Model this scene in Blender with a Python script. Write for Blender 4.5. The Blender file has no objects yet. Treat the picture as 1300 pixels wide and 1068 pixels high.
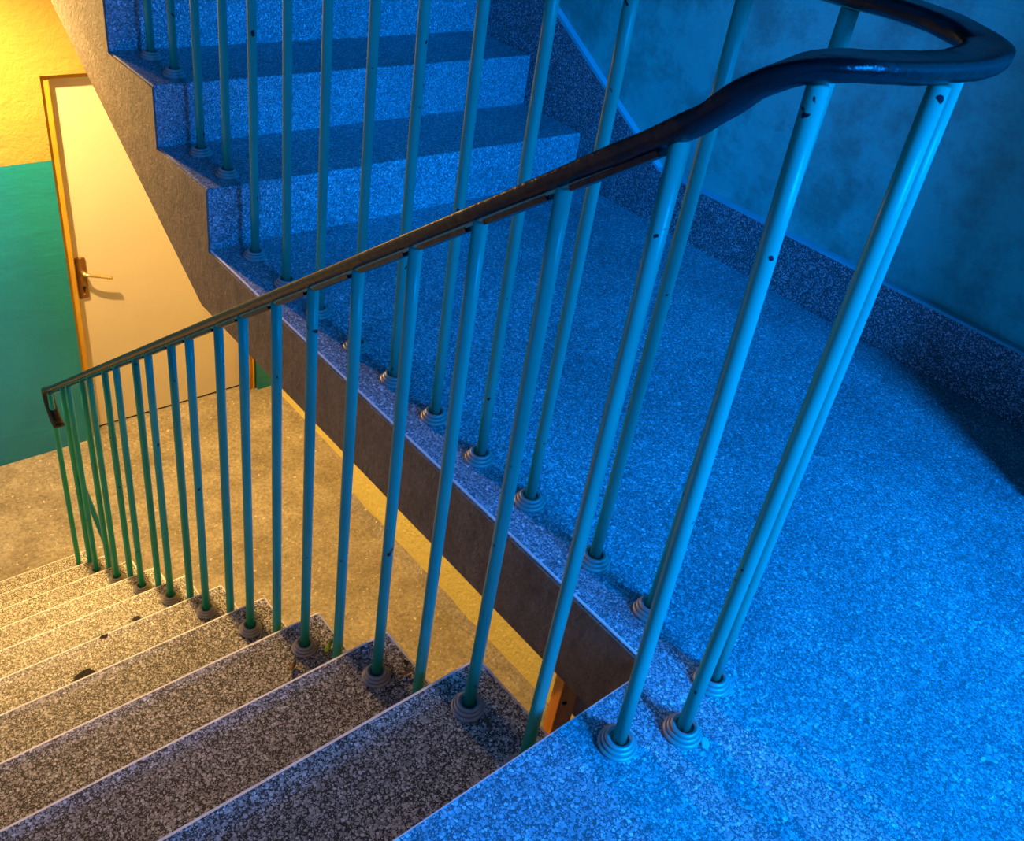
import bpy, bmesh, math, random
from mathutils import Vector, Matrix, noise
random.seed(7)
C = bpy.context.scene.collection
sc = bpy.context.scene

# ---------------------------------------------------------------- dimensions (metres)
H_UP, D_UP, L = 0.1669, 0.30, 1.584          # upper flight: riser, tread, distance of its first riser from the landing corner
H_DN, D_DN = 0.2046, 0.2775                  # lower flight
N_DN = 11
Y_DN = 0.0087
FLOOR = -H_DN * N_DN                         # lower hall floor
W = 1.339                                    # right wall
XL = -1.45                                   # left wall
YB = -1.55                                   # back of the landing
YF = 3.795                                   # face of the wall with the door
SLAB = 0.197
XE = -0.0934                                 # inner end of the lower treads
XB = -0.18                                   # railing line, lower flight
XU = 0.086                                   # railing line, landing and upper flight
RAIL_H = 0.957

# ---------------------------------------------------------------- node helpers
def mat(name):
    m = bpy.data.materials.new(name); m.use_nodes = True
    nt = m.node_tree; b = nt.nodes['Principled BSDF']
    return m, nt, b
def nd(nt, t, **k):
    n = nt.nodes.new(t)
    for a, v in k.items(): setattr(n, a, v)
    return n
def pos(nt):
    return nd(nt, 'ShaderNodeNewGeometry').outputs['Position']
def scaled(nt, v, s):
    n = nd(nt, 'ShaderNodeVectorMath', operation='MULTIPLY'); nt.links.new(v, n.inputs[0]); n.inputs[1].default_value = s
    return n.outputs[0]
def noi(nt, v, scale, detail=4, rough=.6):
    n = nd(nt, 'ShaderNodeTexNoise'); n.inputs['Scale'].default_value = scale
    n.inputs['Detail'].default_value = detail; n.inputs['Roughness'].default_value = rough
    nt.links.new(v, n.inputs['Vector']); return n.outputs['Fac']
def ramp(nt, f, stops):
    r = nd(nt, 'ShaderNodeValToRGB'); e = r.color_ramp.elements
    while len(e) < len(stops): e.new(.5)
    for x, (p, c) in zip(e, stops):
        x.position = p; x.color = (*c, 1) if not isinstance(c, (int, float)) else (c, c, c, 1)
    nt.links.new(f, r.inputs[0]); return r.outputs[0]
def mix(nt, f, a, b, mode='MIX'):
    n = nd(nt, 'ShaderNodeMix', data_type='RGBA', blend_type=mode)
    for s, v in ((n.inputs[0], f), (n.inputs[6], a), (n.inputs[7], b)):
        if hasattr(v, 'links') or isinstance(v, bpy.types.NodeSocket): nt.links.new(v, s)
        elif isinstance(v, (int, float)): s.default_value = v if s.type == 'VALUE' else (v, v, v, 1)
        else: s.default_value = (*v, 1)
    return n.outputs[2]
def math_(nt, op, a, b=0.0):
    n = nd(nt, 'ShaderNodeMath', operation=op)
    for s, v in zip(n.inputs, (a, b)):
        if isinstance(v, bpy.types.NodeSocket): nt.links.new(v, s)
        else: s.default_value = v
    return n.outputs[0]
def bump(nt, b, h, strength, dist=.01):
    n = nd(nt, 'ShaderNodeBump'); n.inputs['Strength'].default_value = strength; n.inputs['Distance'].default_value = dist
    nt.links.new(h, n.inputs['Height']); nt.links.new(n.outputs[0], b.inputs['Normal'])

# ---------------------------------------------------------------- materials
def terrazzo(name, dark, light, scale=150, rough=.42, dirt=.5, chip=(.22, .72)):
    m, nt, b = mat(name); p = pos(nt)
    nz = nd(nt, 'ShaderNodeTexNoise'); nz.inputs['Scale'].default_value = 90; nz.inputs['Detail'].default_value = 2
    nt.links.new(p, nz.inputs['Vector'])
    off = nd(nt, 'ShaderNodeVectorMath', operation='SCALE'); nt.links.new(nz.outputs['Color'], off.inputs[0]); off.inputs['Scale'].default_value = .006
    q = nd(nt, 'ShaderNodeVectorMath', operation='ADD'); nt.links.new(p, q.inputs[0]); nt.links.new(off.outputs[0], q.inputs[1])
    def layer(sc_, lo, hi, seed):
        o = nd(nt, 'ShaderNodeVectorMath', operation='ADD'); nt.links.new(q.outputs[0], o.inputs[0]); o.inputs[1].default_value = (seed, seed * 2, seed * 3)
        v = nd(nt, 'ShaderNodeTexVoronoi'); v.inputs['Scale'].default_value = sc_; nt.links.new(o.outputs[0], v.inputs['Vector'])
        sep = nd(nt, 'ShaderNodeSeparateColor'); nt.links.new(v.outputs['Color'], sep.inputs[0])
        rad = math_(nt, 'ADD', math_(nt, 'MULTIPLY', sep.outputs[1], hi - lo), lo)
        mk = ramp(nt, math_(nt, 'ADD', math_(nt, 'SUBTRACT', rad, v.outputs['Distance']), .5), [(.46, 0.0), (.60, 1.0)])
        cc = ramp(nt, sep.outputs[0], [(0, tuple(.35 * c + .65 * d for c, d in zip(light, dark))), (.45, tuple(.7 * c + .3 * d for c, d in zip(light, dark))), (.85, light), (1, tuple(min(1, 1.5 * c) for c in light))])
        return mk, cc
    m1, c1 = layer(scale * .95, *chip, 0.0)
    m2, c2 = layer(scale * 1.9, chip[0] - .05, chip[1] - .1, 3.7)
    col = mix(nt, m2, dark, c2)
    col = mix(nt, m1, col, c1)
    e = m1
    big = ramp(nt, noi(nt, p, 2.3, 5, .62), [(.32, 1 - dirt), (.62, 1.0)])
    col = mix(nt, 1.0, col, big, 'MULTIPLY')
    spots = ramp(nt, noi(nt, p, 17, 3, .6), [(.27, .55), (.36, 1.0)])
    col = mix(nt, .8, col, spots, 'MULTIPLY')
    nt.links.new(col, b.inputs['Base Color']); b.inputs['Roughness'].default_value = rough
    b.inputs['Specular IOR Level'].default_value = .35
    bump(nt, b, e, .12, .002)
    return m
def plaster(name, c1, c2, rough=.8, scale=5, streak=None, bstr=.35, bscale=60, dots=None, bdist=.006, grit=0):
    m, nt, b = mat(name); p = pos(nt)
    pv = scaled(nt, p, streak) if streak else p
    f = noi(nt, pv, scale, 7, .65)
    col = ramp(nt, f, [(.3, c1), (.68, c2)])
    if dots:
        d = ramp(nt, noi(nt, p, dots[0], 3, .6), [(dots[1], 0.0), (dots[1] + .04, 1.0)])
        col = mix(nt, d, col, dots[2])
    if grit: col = mix(nt, grit, col, ramp(nt, noi(nt, p, 70, 8, .75), [(.36, .25), (.50, .85), (.66, 1.5)]), 'MULTIPLY')
    nt.links.new(col, b.inputs['Base Color']); b.inputs['Roughness'].default_value = rough
    b.inputs['Specular IOR Level'].default_value = .3
    bump(nt, b, noi(nt, pv, bscale, 6, .7), bstr, bdist)
    return m
M = {}
M['terrazzo'] = terrazzo('terrazzo_landing', (.16, .165, .17), (.66, .68, .70), 215, .5, .38)
M['terrazzo_step'] = terrazzo('terrazzo_steps', (.08, .064, .044), (.84, .76, .62), 200, .5, .18)
M['terrazzo_riser'] = terrazzo('terrazzo_upper_steps', (.15, .155, .16), (.60, .62, .64), 230, .55, .25)
M['terrazzo_skirt'] = terrazzo('terrazzo_skirting', (.09, .09, .095), (.62, .62, .64), 215, .55, .3, chip=(.15, .62))
M['edge'] = plaster('worn_edge', (.75, .71, .64), (.97, .95, .90), .5, 60, None, .3, 200)
M['stringer'] = plaster('brown_plaster', (.19, .122, .07), (.34, .23, .135), .45, 14, (1.4, 1.4, .8), .8, 75, bdist=.010, grit=.35)
M['concrete'] = plaster('hall_concrete', (.26, .22, .16), (.50, .44, .35), .6, 4.5, None, .6, 30, dots=(44, .645, (.80, .72, .58)), bdist=.018, grit=.6)
M['cream_wall'] = plaster('yellow_lime_wall', (.92, .76, .22), (.97, .84, .30), .8, 2.2, None, .6, 26, bdist=.02)
M['soffit'] = plaster('soffit_lime', (.5, .46, .38), (.6, .55, .45), .9, 3)
M['dark_wall'] = plaster('dim_wall', (.3, .32, .33), (.36, .38, .4), .9, 3)
M['door'] = plaster('cream_door_paint', (.61, .55, .45), (.67, .61, .51), .38, 1.4, None, .06, 9)
M['frame'] = plaster('ochre_frame_paint', (.50, .27, .025), (.60, .34, .04), .5, 4, None, .2, 30)
M['wood'] = plaster('orange_wood', (.75, .22, .02), (.95, .40, .05), .55, 9, (6, 6, .5), .4, 30)
M['ledge'] = plaster('ledge_highlight', (.04, .45, .46), (.07, .58, .60), .5, 6, None, .3, 60)
M['dark'] = plaster('dark_gap', (.012, .011, .01), (.02, .018, .015), .9, 5)

def dado_wall(name, upper, lower, zline, lower2, stain=0):
    m, nt, b = mat(name); p = pos(nt)
    s = nd(nt, 'ShaderNodeSeparateXYZ'); nt.links.new(p, s.inputs[0])
    z = math_(nt, 'ADD', s.outputs[2], math_(nt, 'MULTIPLY', math_(nt, 'SUBTRACT', noi(nt, p, 9, 3), .5), .014))
    t = math_(nt, 'GREATER_THAN', z, zline)
    f = noi(nt, p, 1.7, 6, .62)
    up = ramp(nt, noi(nt, p, 2.3, 6, .62), [(.3, tuple(.88 * c for c in upper)), (.66, upper)])
    lo = ramp(nt, f, [(.32, lower2), (.62, lower)])
    if stain:
        g = ramp(nt, noi(nt, p, 5.5, 8, .72), [(.45, 1.0), (.62, 1 - stain)])
        lo = mix(nt, 1.0, lo, g, 'MULTIPLY')
    nt.links.new(mix(nt, t, lo, up), b.inputs['Base Color'])
    nt.links.new(math_(nt, 'ADD', math_(nt, 'MULTIPLY', t, .4), .38), b.inputs['Roughness'])
    hgt = math_(nt, 'ADD', math_(nt, 'MULTIPLY', noi(nt, p, 22, 7, .7), math_(nt, 'ADD', math_(nt, 'MULTIPLY', t, .75), .25)), math_(nt, 'MULTIPLY', noi(nt, scaled(nt, p, (1, 1, 3)), 6, 3), .4))
    bump(nt, b, hgt, .55, .018)
    return m
M['door_wall'] = dado_wall('door_wall_paint', (.40, .29, .070), (.008, .25, .36), -.634, (.005, .19, .29))
M['right_wall'] = dado_wall('right_wall_paint', (.85, .80, .62), (.008, .60, .47), 1.5, (.006, .49, .40), .42)

def paint_metal():
    m, nt, b = mat('turquoise_bar_paint'); p = pos(nt)
    col = ramp(nt, noi(nt, p, 6, 4), [(.3, (.008, .30, .20)), (.7, (.012, .37, .25))])
    chip = ramp(nt, noi(nt, p, 42, 2, .5), [(.715, 0.0), (.73, 1.0)])
    col = mix(nt, chip, col, (.02, .015, .02))
    nt.links.new(col, b.inputs['Base Color']); b.inputs['Roughness'].default_value = .33; b.inputs['Specular IOR Level'].default_value = .3
    bump(nt, b, noi(nt, p, 120, 3), .12, .002)
    return m
M['bar'] = paint_metal()
def simple(name, col, rough, metal=0, bs=0, bscale=80, var=.2):
    m, nt, b = mat(name); p = pos(nt)
    c = ramp(nt, noi(nt, p, 25, 4), [(.3, tuple(x * (1 - var) for x in col)), (.7, col)])
    nt.links.new(c, b.inputs['Base Color'])
    b.inputs['Roughness'].default_value = rough; b.inputs['Metallic'].default_value = metal
    if bs: bump(nt, b, noi(nt, p, bscale, 5), bs, .004)
    return m
M['rail'] = simple('black_plastic_rail', (.006, .006, .007), .27, 0, .45, 55)
M['rail'].node_tree.nodes['Principled BSDF'].inputs['Specular IOR Level'].default_value = .32
M['collar'] = simple('dull_metal_collar', (.46, .42, .36), .42, .25, .15, 120)
M['brown_metal'] = simple('brown_anodised_plate', (.25, .12, .035), .4, .5)
M['brass'] = simple('pale_metal_lever', (.75, .60, .36), .28, .7)
M['leaf'] = simple('green_leaf', (.22, .42, .03), .5)
M['dry_leaf'] = simple('withered_leaf', (.26, .15, .06), .7, 0, .3)
M['chip'] = simple('pale_chip', (.70, .80, .78), .5)
M['stain'] = simple('dark_spill', (.03, .022, .014), .95)

# ---------------------------------------------------------------- geometry helpers
def obj(name, bm, m, parent=None, smooth=False, bevel=0, bevel_mat=-1, mats=None):
    me = bpy.data.meshes.new(name)
    bmesh.ops.recalc_face_normals(bm, faces=bm.faces[:])
    bm.to_mesh(me); bm.free()
    for x in (mats or [m]): me.materials.append(x)
    if smooth:
        for f in me.polygons: f.use_smooth = True
    o = bpy.data.objects.new(name, me); C.objects.link(o)
    if parent is not None:
        o.parent = parent
        o.matrix_parent_inverse = Matrix.Translation(-parent.location)
    if bevel:
        b = o.modifiers.new('bevel', 'BEVEL'); b.width = bevel; b.segments = 2; b.limit_method = 'ANGLE'; b.angle_limit = math.radians(40)
        b.material = bevel_mat
    return o
def thing(name, label, cat, loc=(0, 0, 0), group=None):
    o = bpy.data.objects.new(name, None); C.objects.link(o); o.location = loc; o.empty_display_size = .05
    o['label'] = label; o['category'] = cat
    if group: o['group'] = group
    return o
def tag(o, label, cat, group=None):
    o['label'] = label; o['category'] = cat
    if group: o['group'] = group
    return o
def structure(o): o['kind'] = 'structure'; return o
def box(bm, x0, x1, y0, y1, z0, z1):
    vs = [bm.verts.new((x, y, z)) for x in (x0, x1) for y in (y0, y1) for z in (z0, z1)]
    for f in ((0, 1, 3, 2), (4, 6, 7, 5), (0, 4, 5, 1), (2, 3, 7, 6), (0, 2, 6, 4), (1, 5, 7, 3)):
        bm.faces.new([vs[i] for i in f])
    return bm
def prism_x(bm, yz, x0, x1):
    a = [bm.verts.new((x0, y, z)) for y, z in yz]; b = [bm.verts.new((x1, y, z)) for y, z in yz]
    bm.faces.new(a); bm.faces.new(b[::-1]); n = len(yz)
    for i in range(n): bm.faces.new((a[i], a[(i + 1) % n], b[(i + 1) % n], b[i]))
    return bm
def prism_z(bm, xy, z0, z1):
    a = [bm.verts.new((x, y, z0)) for x, y in xy]; b = [bm.verts.new((x, y, z1)) for x, y in xy]
    bm.faces.new(a); bm.faces.new(b[::-1]); n = len(xy)
    for i in range(n): bm.faces.new((a[i], a[(i + 1) % n], b[(i + 1) % n], b[i]))
    return bm
def tube(bm, p0, p1, r0, r1=None, n=16, rings=1):
    r1 = r0 if r1 is None else r1
    p0, p1 = Vector(p0), Vector(p1); d = (p1 - p0).normalized()
    u = d.orthogonal().normalized(); v = d.cross(u); R = []
    for k in range(rings + 1):
        t = k / rings; c = p0.lerp(p1, t); r = r0 + (r1 - r0) * t
        R.append([bm.verts.new(c + r * (math.cos(a) * u + math.sin(a) * v)) for a in [2 * math.pi * i / n for i in range(n)]])
    for k in range(rings):
        for i in range(n): bm.faces.new((R[k][i], R[k][(i + 1) % n], R[k + 1][(i + 1) % n], R[k + 1][i]))
    bm.faces.new(R[0][::-1]); bm.faces.new(R[-1]); return bm
def lathe(bm, prof, n=28, c=(0, 0, 0)):
    R = [[bm.verts.new((c[0] + r * math.cos(2 * math.pi * i / n), c[1] + r * math.sin(2 * math.pi * i / n), c[2] + z)) for i in range(n)] for r, z in prof]
    for k in range(len(R) - 1):
        for i in range(n): bm.faces.new((R[k][i], R[k][(i + 1) % n], R[k + 1][(i + 1) % n], R[k + 1][i]))
    bm.faces.new(R[0][::-1]); bm.faces.new(R[-1]); return bm
def catmull(pts, per=8):
    P = [Vector(p) for p in pts]; P = [2 * P[0] - P[1]] + P + [2 * P[-1] - P[-2]]; out = []
    for i in range(1, len(P) - 2):
        for k in range(per):
            t = k / per; a, b, c, d = P[i - 1:i + 3]
            out.append(.5 * ((2 * b) + (c - a) * t + (2 * a - 5 * b + 4 * c - d) * t * t + (3 * b - a - 3 * c + d) * t ** 3))
    out.append(P[-2]); return out
def sweep(bm, path, prof, scale=None, up=Vector((0, 0, 1))):
    """prof: (side, height) pairs; side axis stays horizontal."""
    R = []; side0 = None
    for i, p in enumerate(path):
        d = (path[min(i + 1, len(path) - 1)] - path[max(i - 1, 0)]).normalized()
        s = d.cross(up)
        if s.length < 1e-3: s = side0
        s = s.normalized()
        if side0 is not None and s.dot(side0) < 0: s = -s
        side0 = s
        n = s.cross(d).normalized()
        sx, sy = scale(p) if scale else (1, 1)
        R.append([bm.verts.new(p + s * a * sx + n * b * sy) for a, b in prof])
    m = len(prof)
    for k in range(len(R) - 1):
        for i in range(m): bm.faces.new((R[k][i], R[k][(i + 1) % m], R[k + 1][(i + 1) % m], R[k + 1][i]))
    bm.faces.new(R[0][::-1]); bm.faces.new(R[-1]); return bm

# ================================================================ THE SETTING
N_UP = 7
zs = lambda y: -SLAB + (y - 1.645) * H_UP / D_UP            # sloping soffit of the upper flight
Y_END = YF
# lower hall floor
bm = bmesh.new(); box(bm, XL - .1, W + .1, YB - .1, YF + .1, FLOOR - .15, FLOOR)
structure(obj('floor', bm, M['concrete']))
# landing slab: deep part in front of the lower flight plus the strip beside the stairwell
bm = bmesh.new()
prism_z(bm, [(XL, YB), (W, YB), (W, L + .015), (0, L + .015), (0, 0.0), (XL, 0.0)], -SLAB, 0)
o = structure(obj('floor_landing', bm, M['terrazzo'], bevel=.0035, bevel_mat=1, mats=[M['terrazzo'], M['edge']]))
# brown plastered face of the landing edge
bm = bmesh.new(); box(bm, -.004, -.0005, -.0045, L, -SLAB - .001, -.007)
structure(obj('trim_landing', bm, M['stringer']))
# walls
ox0, ox1, oz1 = .247, 1.243, -.252
bm = bmesh.new()
box(bm, XL, ox0, YF, YF + .16, FLOOR - .1, 2.6); box(bm, ox1, W, YF, YF + .16, FLOOR - .1, 2.6); box(bm, ox0, ox1, YF, YF + .16, oz1, 2.6)
structure(obj('wall_far', bm, M['door_wall']))
bm = bmesh.new(); box(bm, W, W + .12, YB, YF + .16, -.002, 2.6)
structure(obj('wall_right', bm, M['right_wall']))
bm = bmesh.new(); box(bm, 1.2076, W + .12, YB, 2.75, FLOOR - .1, -SLAB - .001); box(bm, W, W + .12, 2.75, YF + .16, FLOOR - .1, -.002)
structure(obj('wall_lower', bm, M['cream_wall']))
bm = bmesh.new(); box(bm, XL, -.006, 2.62, YF, .48, .66)
structure(obj('ceiling', bm, M['dark_wall']))
bm = bmesh.new(); box(bm, XL - .12, XL, YB, YF + .16, FLOOR - .1, 2.6)
structure(obj('wall_left', bm, M['dark_wall']))
# unseen block added to cast the shadow in the landing's right corner
bm = bmesh.new(); box(bm, 1.03, W, YB, -.20, -.001, 2.6)
structure(obj('shadow_blocker', bm, M['right_wall']))
# rough mortar line where the yellow wall meets the floor
bm = bmesh.new()
yy = [YB + .05 + i * .06 for i in range(70)]; yy = [y for y in yy if y < 2.75]
a = []; b_ = []
for y in yy:
    w = .035 + .03 * noise.noise((y * 9, 1.7, 0)) + .012 * random.random()
    a.append(bm.verts.new((1.2076, y, FLOOR + .045 + .02 * noise.noise((y * 7, 0, 3))))); b_.append(bm.verts.new((1.2076 - max(.012, w), y, FLOOR + .002)))
for i in range(len(yy) - 1): bm.faces.new((a[i], a[i + 1], b_[i + 1], b_[i]))
structure(obj('trim_mortar', bm, M['concrete'], smooth=True))
# terrazzo skirting on the right wall: flat on the landing, sloping with the upper flight
yk = 1.235
bm = bmesh.new()
top = lambda y: .168 + max(0, y - yk) * (.522 - .168) / (1.853 - yk)
prism_x(bm, [(-.20, -.001), (-.20, .172), (yk, .168), (YF, top(YF)), (YF, top(YF) - .9), (yk + .2, -.001)], W - .022, W + .01)
structure(obj('baseboard_right', bm, M['terrazzo_skirt'], bevel=.002, bevel_mat=0))
bm = bmesh.new()                                             # ledge on the skirting, its highlight put into the lighter colour
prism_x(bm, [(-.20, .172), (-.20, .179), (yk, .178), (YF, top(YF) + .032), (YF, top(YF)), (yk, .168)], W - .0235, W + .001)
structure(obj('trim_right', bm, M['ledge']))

# ================================================================ DOOR
dl = YF + .082                                               # face of the door leaf
door = bpy.data.objects.new('door_1', None); C.objects.link(door); door.location = (.73, dl, FLOOR); structure(door)
bm = bmesh.new(); box(bm, .296, 1.172, dl, dl + .04, FLOOR + .012, oz1 - .03)
obj('door_leaf', bm, M['door'], door, bevel=.003)
bm = bmesh.new()
for x0, x1, z0, z1 in ((ox0 + .001, .290, FLOOR, oz1 - .001), (1.178, ox1 - .001, FLOOR, oz1 - .001), (.290, 1.178, oz1 - .026, oz1 - .001)):
    box(bm, x0, x1, dl - .055, dl + .06, z0, z1)
for x0, x1 in ((1.19, 1.202), (1.222, 1.232)): box(bm, x0, x1, dl - .066, dl - .0552, FLOOR, oz1 - .02)
obj('door_frame', bm, M['frame'], door, bevel=.004)
bm = bmesh.new(); box(bm, .290, 1.178, dl + .01, dl + .06, FLOOR + .0005, FLOOR + .011)
obj('threshold_gap', bm, M['dark'], door)
bm = bmesh.new(); box(bm, .309, .355, dl - .011, dl - .0005, -1.412, -1.184)
hp = obj('handle_plate', bm, M['brown_metal'], door, bevel=.003)
bm = bmesh.new()
tube(bm, (.336, dl - .008, -1.262), (.336, dl - .05, -1.262), .011, .010, 14)
lv = catmull([(.336, dl - .044, -1.262), (.354, dl - .055, -1.264), (.398, dl - .06, -1.277), (.460, dl - .058, -1.300)], 6)
sweep(bm, lv, [(.0085 * math.cos(t), .0085 * math.sin(t)) for t in [i * math.pi / 5 for i in range(10)]])
obj('handle_lever', bm, M['brass'], hp, smooth=True)
bm = bmesh.new(); tube(bm, (.334, dl - .0095, -1.352), (.334, dl - .013, -1.352), .009, .009, 14); box(bm, .331, .337, dl - .013, dl - .0095, -1.376, -1.354)
obj('keyhole', bm, M['dark'], hp)
for z in (-1.185, -1.388):
    bm = bmesh.new(); tube(bm, (.332, dl - .010, z), (.332, dl - .0125, z), .0035, .0035, 10)
    obj('plate_screw', bm, M['brass'], hp)

# ================================================================ UPPER FLIGHT
up = thing('upper_staircase', 'blue-lit terrazzo flight climbing away from the landing, with brown plastered side', 'staircase', (.67, L, 0))
for k in range(N_UP):
    y0 = L + D_UP * k; y1 = min(y0 + D_UP + .02, Y_END - .001); z1 = H_UP * (k + 1); zb = H_UP * k - .05
    if y1 <= y0: break
    bm = bmesh.new(); box(bm, .0005, W - .0235, y0, y1 if k < N_UP - 1 else Y_END - .001, zb, z1)
    obj('step', bm, M['terrazzo_riser'], up, bevel=.005, bevel_mat=0)
# side face + soffit slab (brown), zigzag outline with slightly chipped edges
prof = [(L, -.007)]
for k in range(N_UP):
    y0 = L + D_UP * k; prof += [(y0, H_UP * (k + 1) - .004), (min(y0 + D_UP, Y_END - .001), H_UP * (k + 1) - .004)]
pts = []
for (a, b) in zip(prof[:-1], prof[1:]):
    n = 9
    for i in range(n):
        t = i / n; y = a[0] + (b[0] - a[0]) * t; z = a[1] + (b[1] - a[1]) * t
        j = .0035 * noise.noise((y * 31, z * 31, 0))
        if abs(a[1] - b[1]) < 1e-6: pts.append((y, z - abs(j) * .9))
        else: pts.append((y, z))
pts.append(prof[-1])
poly = pts + [(Y_END - .001, zs(Y_END)), (1.645, -SLAB), (L, -SLAB)]
bm = bmesh.new()                                             # quads column by column, so the zigzag stays clean
low_z = lambda y: -SLAB if y < 1.645 else zs(y)
cols = [pts[0]] + [p for p in pts[1:]] + [prof[-1]]
for (a, b) in zip(cols[:-1], cols[1:]):
    if abs(a[0] - b[0]) < 1e-5: continue
    y0, y1 = sorted((a[0], b[0])); 
    if b[0] < a[0]: continue
    ym = [y0] + ([1.645] if y0 < 1.645 < y1 else []) + [y1]
    for u, v in zip(ym[:-1], ym[1:]):
        zt = lambda y: a[1] + (b[1] - a[1]) * (y - y0) / (y1 - y0)
        prism_x(bm, [(u, low_z(u)), (v, low_z(v)), (v, zt(v)), (u, zt(u))], -.004, .0)
bmesh.ops.remove_doubles(bm, verts=bm.verts[:], dist=1e-6)
obj('stringer', bm, M['stringer'], up)
bm = bmesh.new()
prism_x(bm, [(L + .001, -.06), (1.72, -.06), (Y_END - .001, zs(Y_END) + .10), (Y_END - .001, zs(Y_END)), (1.645, -SLAB), (L + .001, -SLAB)], 0.0005, W - .001)
obj('soffit', bm, M['soffit'], up)

# ================================================================ LOWER FLIGHT
low = thing('lower_staircase', 'worn grey terrazzo flight going down to the yellow-lit hall', 'staircase', (-.75, 0, FLOOR))
def stain_blob(x, y, z, rx, ry, parent, seed):
    bm = bmesh.new(); vs = []
    for i in range(22):
        a = 2 * math.pi * i / 22; r = 1 + .45 * noise.noise((math.cos(a) * 1.8 + seed, math.sin(a) * 1.8, seed))
        vs.append(bm.verts.new((x + rx * r * math.cos(a), y + ry * r * math.sin(a), z + .0006)))
    bm.faces.new(vs); o = obj('stain', bm, M['stain'], parent); return o
steps = {}
for k in range(1, N_DN):
    y1 = Y_DN + D_DN * k; y0 = y1 - D_DN - .025; z1 = -H_DN * k
    if k == 1: y0 = .0015
    bm = bmesh.new(); box(bm, XL + .001, XE, y0, y1, z1 - H_DN - .03 if k < N_DN - 1 else FLOOR + .0005, z1)
    steps[k] = obj('step', bm, M['terrazzo_step'], low, bevel=.0085, bevel_mat=1, mats=[M['terrazzo_step'], M['edge']])
bm = bmesh.new()
prism_x(bm, [(.0015, -SLAB - .002), (.0015, -.45), (Y_DN + D_DN * 10 - .35, FLOOR + .001), (Y_DN + D_DN * 10 - .02, FLOOR + .001), (Y_DN + D_DN * 10 - .02, -H_DN * 10 - .12), (.05, -H_DN - .12)], XL + .002, XE - .004)
obj('waist_slab', bm, M['soffit'], low)
stain_blob(-.538, 1.287, -H_DN * 5, .028, .014, steps[5], 1.0)
stain_blob(-.30, 1.575, -H_DN * 6, .014, .010, steps[6], 4.0)
stain_blob(-.11, .47, -H_DN * 2, .005, .0075, steps[2], 7.0)
stain_blob(-.45, 1.385, -H_DN * 5, .012, .007, steps[5], 3.0)

# ================================================================ RAILING (one continuous thing)
rail = thing('stair_railing', 'turquoise steel railing with black handrail winding from lower flight to upper flight', 'railing', (XB, 0, 0))
SL = -.7465
zr = lambda y: .765 + SL * (y - .206)                      # underside of the rail over the lower flight
zu = lambda y: .986 if y < L - .25 else .986 + (y - L + .25) * H_UP / D_UP
t_bar, t_strip = .010, .006
lower_pts = [(XB, y, zr(y)) for y in (2.62, 2.3, 2.0, 1.7, 1.4, 1.1, .8, .5, .35, .22, .14)]
bend = [(XB, .07, .866), (-.180, .030, .899), (-.178, -.004, .935), (-.167, -.038, .959), (-.142, -.064, .968), (-.105, -.078, .968), (-.060, -.086, .967), (-.015, -.093, .967), (.024, -.097, .968), (.055, -.097, .972), (.079, -.084, .976), (.091, -.058, .981), (.093, -.020, .986), (XU + .003, .03, .988)]
upper_pts = [(XU, y, zu(y)) for y in (.10, .3, .6, .9, 1.2, 1.334, 1.6, 1.9, 2.3, 2.7)]
path = catmull(lower_pts + bend + upper_pts, 8)
def shift(pts, dz): return [p + Vector((0, 0, dz)) for p in pts]
def rail_scale(p):
    d = min(1, max(0, (.30 - p.y) / .25))
    w = .0 if p.y > .3 else d * (1 if p.x < .02 else max(0, 1 - (p.y + .05) / .2))
    j = .05 * noise.noise((p.x * 30, p.y * 30, p.z * 30)) * w
    return (1 + .15 * w + j, 1 + .22 * w + 2 * j)
hr = [(.0205 * math.cos(t), .001 + .0125 * math.sin(t)) for t in [i * math.pi / 10 for i in range(11)]] + [(-.0205, -.005), (-.013, -.007), (.013, -.007), (.0205, -.005)]
curl = [(XB, 2.628, -1.215), (XB, 2.665, -1.205), (XB, 2.705, -1.165), (XB, 2.722, -1.115), (XB, 2.712, -1.085), (XB, 2.68, zr(2.68) + .016)]
hpath = catmull([Vector(c) for c in curl] + shift([Vector(p) for p in lower_pts + bend + upper_pts], .015), 10)
bm = bmesh.new(); sweep(bm, hpath, hr, rail_scale)
h = obj('handrail', bm, M['rail'], rail, smooth=True)
bm = bmesh.new(); sweep(bm, shift(path, .004), [(.0085, .0045), (-.0085, .0045), (-.0085, -.008), (.0085, -.008)], lambda p: (1, 1 if p.y > .14 else .5))
obj('flat_bar', bm, M['bar'], rail)
# lower lip of the plastic cover, cut into lengths between the balusters
BALS = []
# (base x, y, z, top x, y, z)
for k in range(1, 11):
    y = (.205, .474, .757, 1.033, 1.317, 1.597, 1.872, 2.152, 2.424, 2.692)[k - 1]
    BALS.append((XB, y, -H_DN * k, XB, y, zr(y)))
    y2 = (.060, .342, .619, .890, 1.152, 1.431, 1.700, 1.985, 2.239, 2.501)[k - 1]
    BALS.append((XB, y2, -H_DN * k, XB, y2, zr(y2)))
BALS.append((-.148, -.073, 0, -.160, -.056, .963))
BALS.append((-.050, -.113, 0, -.024, -.100, .966))
BALS.append((.062, -.080, 0, .066, -.072, .974))
for y in (.077, .218, .397, .549, .705, .860, 1.011, 1.177, 1.338, 1.501):
    BALS.append((XU, y, 0, XU, y, zu(y)))
for k in range(1, 5):
    for q in (.07, .225):
        y = L + D_UP * (k - 1) + q - .005
        if y < 2.6: BALS.append((XU, y, H_UP * k, XU, y, zu(y)))
cprof = [(.0285, 0)]
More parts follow.
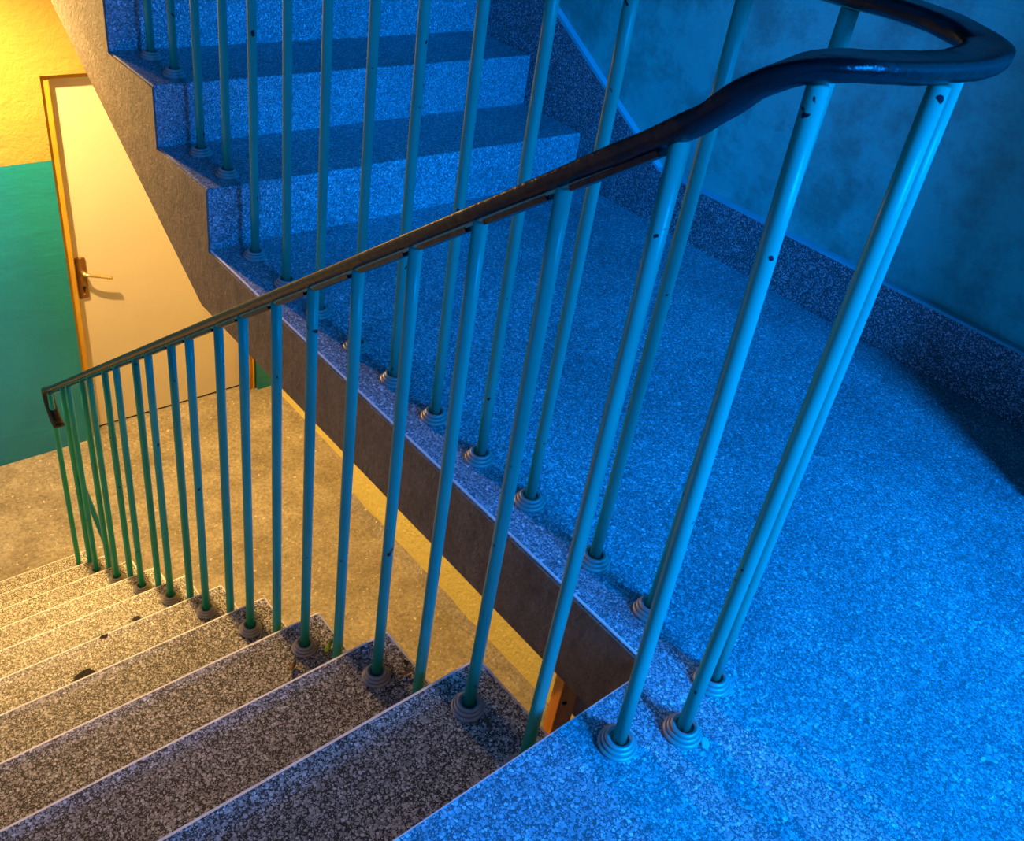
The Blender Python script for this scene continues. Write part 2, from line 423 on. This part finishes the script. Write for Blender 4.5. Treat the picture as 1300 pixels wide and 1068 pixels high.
for cr, cz in ((.0262, .0042), (.0218, .0108), (.0178, .0172)):   # three stacked rounded rings
    cprof += [(cr + .0038 * math.cos(a), cz + .0036 * math.sin(a)) for a in [math.radians(d) for d in (-40, -10, 20, 50, 80)]] + [(cr - .0016, cz + .0031)]
cprof += [(.0142, .0190), (.0140, .0120), (.0100, .0112)]
cbm = bmesh.new(); lathe(cbm, cprof, 32)
cme = None
for (x, y, z, tx, ty, tz) in BALS:
    bm = bmesh.new(); tube(bm, (x, y, z + .0006), (tx, ty, tz - .001), .0105, .0105, 20, 6)
    b = obj('baluster', bm, M['bar'], rail, smooth=True)
    if cme is None:
        c = obj('collar', cbm, M['collar'], b, smooth=False); cme = c.data
        for f in cme.polygons: f.use_smooth = True
        cme.set_sharp_from_angle(angle=math.radians(32))
    else:
        c = bpy.data.objects.new('collar', cme); C.objects.link(c); c.parent = b
    d = Vector((tx - x, ty - y, tz - z))
    c.matrix_parent_inverse = Matrix.Translation(-rail.location) if False else Matrix.Identity(4)
    c.location = (x + (random.random() - .5) * .003, y + (random.random() - .5) * .003, z + .0005)
    c.rotation_euler = (math.radians(random.uniform(-2, 2)), math.radians(random.uniform(-2, 2)), random.random() * 6)
    c['label'] = 'stepped round metal collar at the foot of the bar'
# bar gaps: dark lower strip between neighbouring balusters of the lower flight
ys = sorted([b[4] for b in BALS if abs(b[3] - XB) < .006])
for y0, y1 in zip(ys[:-1], ys[1:]):
    bm = bmesh.new()
    sweep(bm, [Vector((XB, y, zr(y) - .008)) for y in (y0 + .018, y1 - .016)], [(.0095, .0035), (-.0095, .0035), (-.0095, -.0035), (.0095, -.0035)])
    obj('under_strip', bm, M['rail'], rail)
# diagonal brace near the foot of the flight
bm = bmesh.new(); box(bm, XB + .012, XB + .018, 2.455, 2.535, -1.475, -1.375)
br = obj('brace_plate', bm, M['bar'], rail, bevel=.002)
bm = bmesh.new(); tube(bm, (XB + .016, 2.50, -1.42), (XE - .008, 2.487, -H_DN * 9 + .002), .0105, .0105, 12)
obj('diagonal_brace', bm, M['bar'], rail)

# ================================================================ SMALL THINGS
A_, B_, C_, D_ = Vector((.035, .197, 0)), Vector((.012, .158, 0)), Vector((.040, .141, 0)), Vector((.063, .180, 0))
structure(obj('slab_shade_block', box(bmesh.new(), .066, .30, .09, .20, -.36, -SLAB - .0005), M['soffit']))  # added block standing in for the shade under the slab beside the post
bm = bmesh.new(); prism_z(bm, [(p.x, p.y) for p in (A_, B_, C_, D_)], FLOOR + .0005, -SLAB - .002)
post = thing('wooden_post', 'orange wooden prop with a knot under the landing corner', 'post', (.037, .169, FLOOR))
obj('post_shaft', bm, M['wood'], post, bevel=.002)
nB = Vector((-.52, -.855, 0))                                # outward normal of the face with the knot
k0 = B_.lerp(C_, .35) + Vector((0, 0, -.285))
bm = bmesh.new(); tube(bm, k0 - nB * .0005, k0 + nB * .0012, .0055, .0045, 12)
obj('knot', bm, M['dark'], post)
def leaf(name, x, y, z, ln, wd, rot, m, label, cat, curlz=.012):
    bm = bmesh.new(); n = 8; A = []; B = []; Cc = []
    for i in range(n + 1):
        t = i / n; u = (t - .5) * ln; w = wd * math.sin(math.pi * min(1, t * .96 + .02)) ** .8
        zz = .0015 + curlz * (2 * abs(t - .5)) ** 2
        A.append(bm.verts.new((u, -w, zz + .004))); B.append(bm.verts.new((u, 0, zz))); Cc.append(bm.verts.new((u, w, zz + .004)))
    for i in range(n):
        bm.faces.new((A[i], A[i + 1], B[i + 1], B[i])); bm.faces.new((B[i], B[i + 1], Cc[i + 1], Cc[i]))
    o = obj(name, bm, m, smooth=True); o.location = (x, y, z); o.rotation_euler = (0, 0, rot)
    s = o.modifiers.new('thick', 'SOLIDIFY'); s.thickness = .0008
    return tag(o, label, cat)
leaf('leaf', -.135, .727, -H_DN * 3, .042, .006, math.radians(35), M['leaf'], 'small green leaf on the third tread, beside a collar', 'leaf', .008)
leaf('dry_leaf', -.231, .724, -H_DN * 3, .032, .007, math.radians(25), M['dry_leaf'], 'brown withered leaf curled on the third tread, near the green leaf', 'leaf', .01)
leaf('dry_twig', -.132, .446, -H_DN * 2, .030, .003, math.radians(-20), M['dry_leaf'], 'thin brown scrap on the second tread, right of its collar', 'scrap', .004)
leaf('shred', -.172, .160, -H_DN, .034, .0035, math.radians(75), M['dry_leaf'], 'grey shred of leaf below the collar on the first tread', 'scrap', .004)
def chip(name, x, y, z, s, label, rot, m):
    bm = bmesh.new(); pts = [(-1, -.45), (-.2, -.75), (.9, -.5), (1, .3), (.3, .6), (-.8, .5)]
    prism_z(bm, [(a * s, b * s) for a, b in pts], .0006, .0006 + s * .55)
    o = obj(name, bm, m, bevel=s * .15); o.location = (x, y, z); o.rotation_euler = (0, 0, rot); return tag(o, label, 'chip')
chip('mortar_chip', -.036, -.147, 0, .0095, 'pale stone chip on the landing just below a collar', .75, M['chip'])
chip('plaster_crumb', -.1485, -.012, 0, .0036, 'tiny pale plaster crumb near the landing edge', .2, M['chip'])

# ================================================================ LIGHT
def area(name, loc, target, sx, sy, power, col):
    l = bpy.data.lights.new(name, 'AREA'); l.shape = 'RECTANGLE'; l.size = sx; l.size_y = sy; l.energy = power; l.color = col
    o = bpy.data.objects.new(name, l); C.objects.link(o); o.location = loc
    o.rotation_euler = (Vector(target) - Vector(loc)).to_track_quat('-Z', 'Y').to_euler(); return o
area('stair_window_light', (.09, -2.4, 1.55), (.35, 1.2, 0.2), .8, .9, 285,  (0, .225, 1))
l = bpy.data.lights.new('hall_lamp_light', 'SPOT'); l.energy = 315; l.color = (1, .60, .19); l.shadow_soft_size = .022
l.spot_size = math.radians(172); l.spot_blend = .75
o = bpy.data.objects.new('hall_lamp_light', l); C.objects.link(o); o.location = (-.19, 3.18, .38); o.rotation_euler = (math.radians(-10), 0, 0)
l = bpy.data.lights.new('hall_bulb_light', 'POINT'); l.energy = 38; l.color = (1, .58, .17); l.shadow_soft_size = .03
o = bpy.data.objects.new('hall_bulb_light', l); C.objects.link(o); o.location = (-.19, 3.18, .40)
w = bpy.data.worlds.new('World'); sc.world = w; w.use_nodes = True
bg = w.node_tree.nodes['Background']; bg.inputs[0].default_value = (0, .16, .6, 1); bg.inputs[1].default_value = .085

# ================================================================ CAMERA
cd = bpy.data.cameras.new('camera'); cam = bpy.data.objects.new('camera', cd); C.objects.link(cam)
R = ((.75852466, -.63604079, .14174788), (-.27236803, -.50706076, -.81774388), (.59199324, .5816713, -.55785526))
cam.matrix_world = Matrix(((R[0][0], -R[1][0], -R[2][0], -.9155), (R[0][1], -R[1][1], -R[2][1], -.4883), (R[0][2], -R[1][2], -R[2][2], 1.1587), (0, 0, 0, 1)))
cd.sensor_width = 36; cd.lens = 36 * 1165.25 / 1300; cd.shift_y = -45 / 1300; cd.clip_start = .02
sc.camera = cam
sc.view_settings.view_transform = 'Standard'; sc.view_settings.look = 'None'; sc.view_settings.exposure = 0
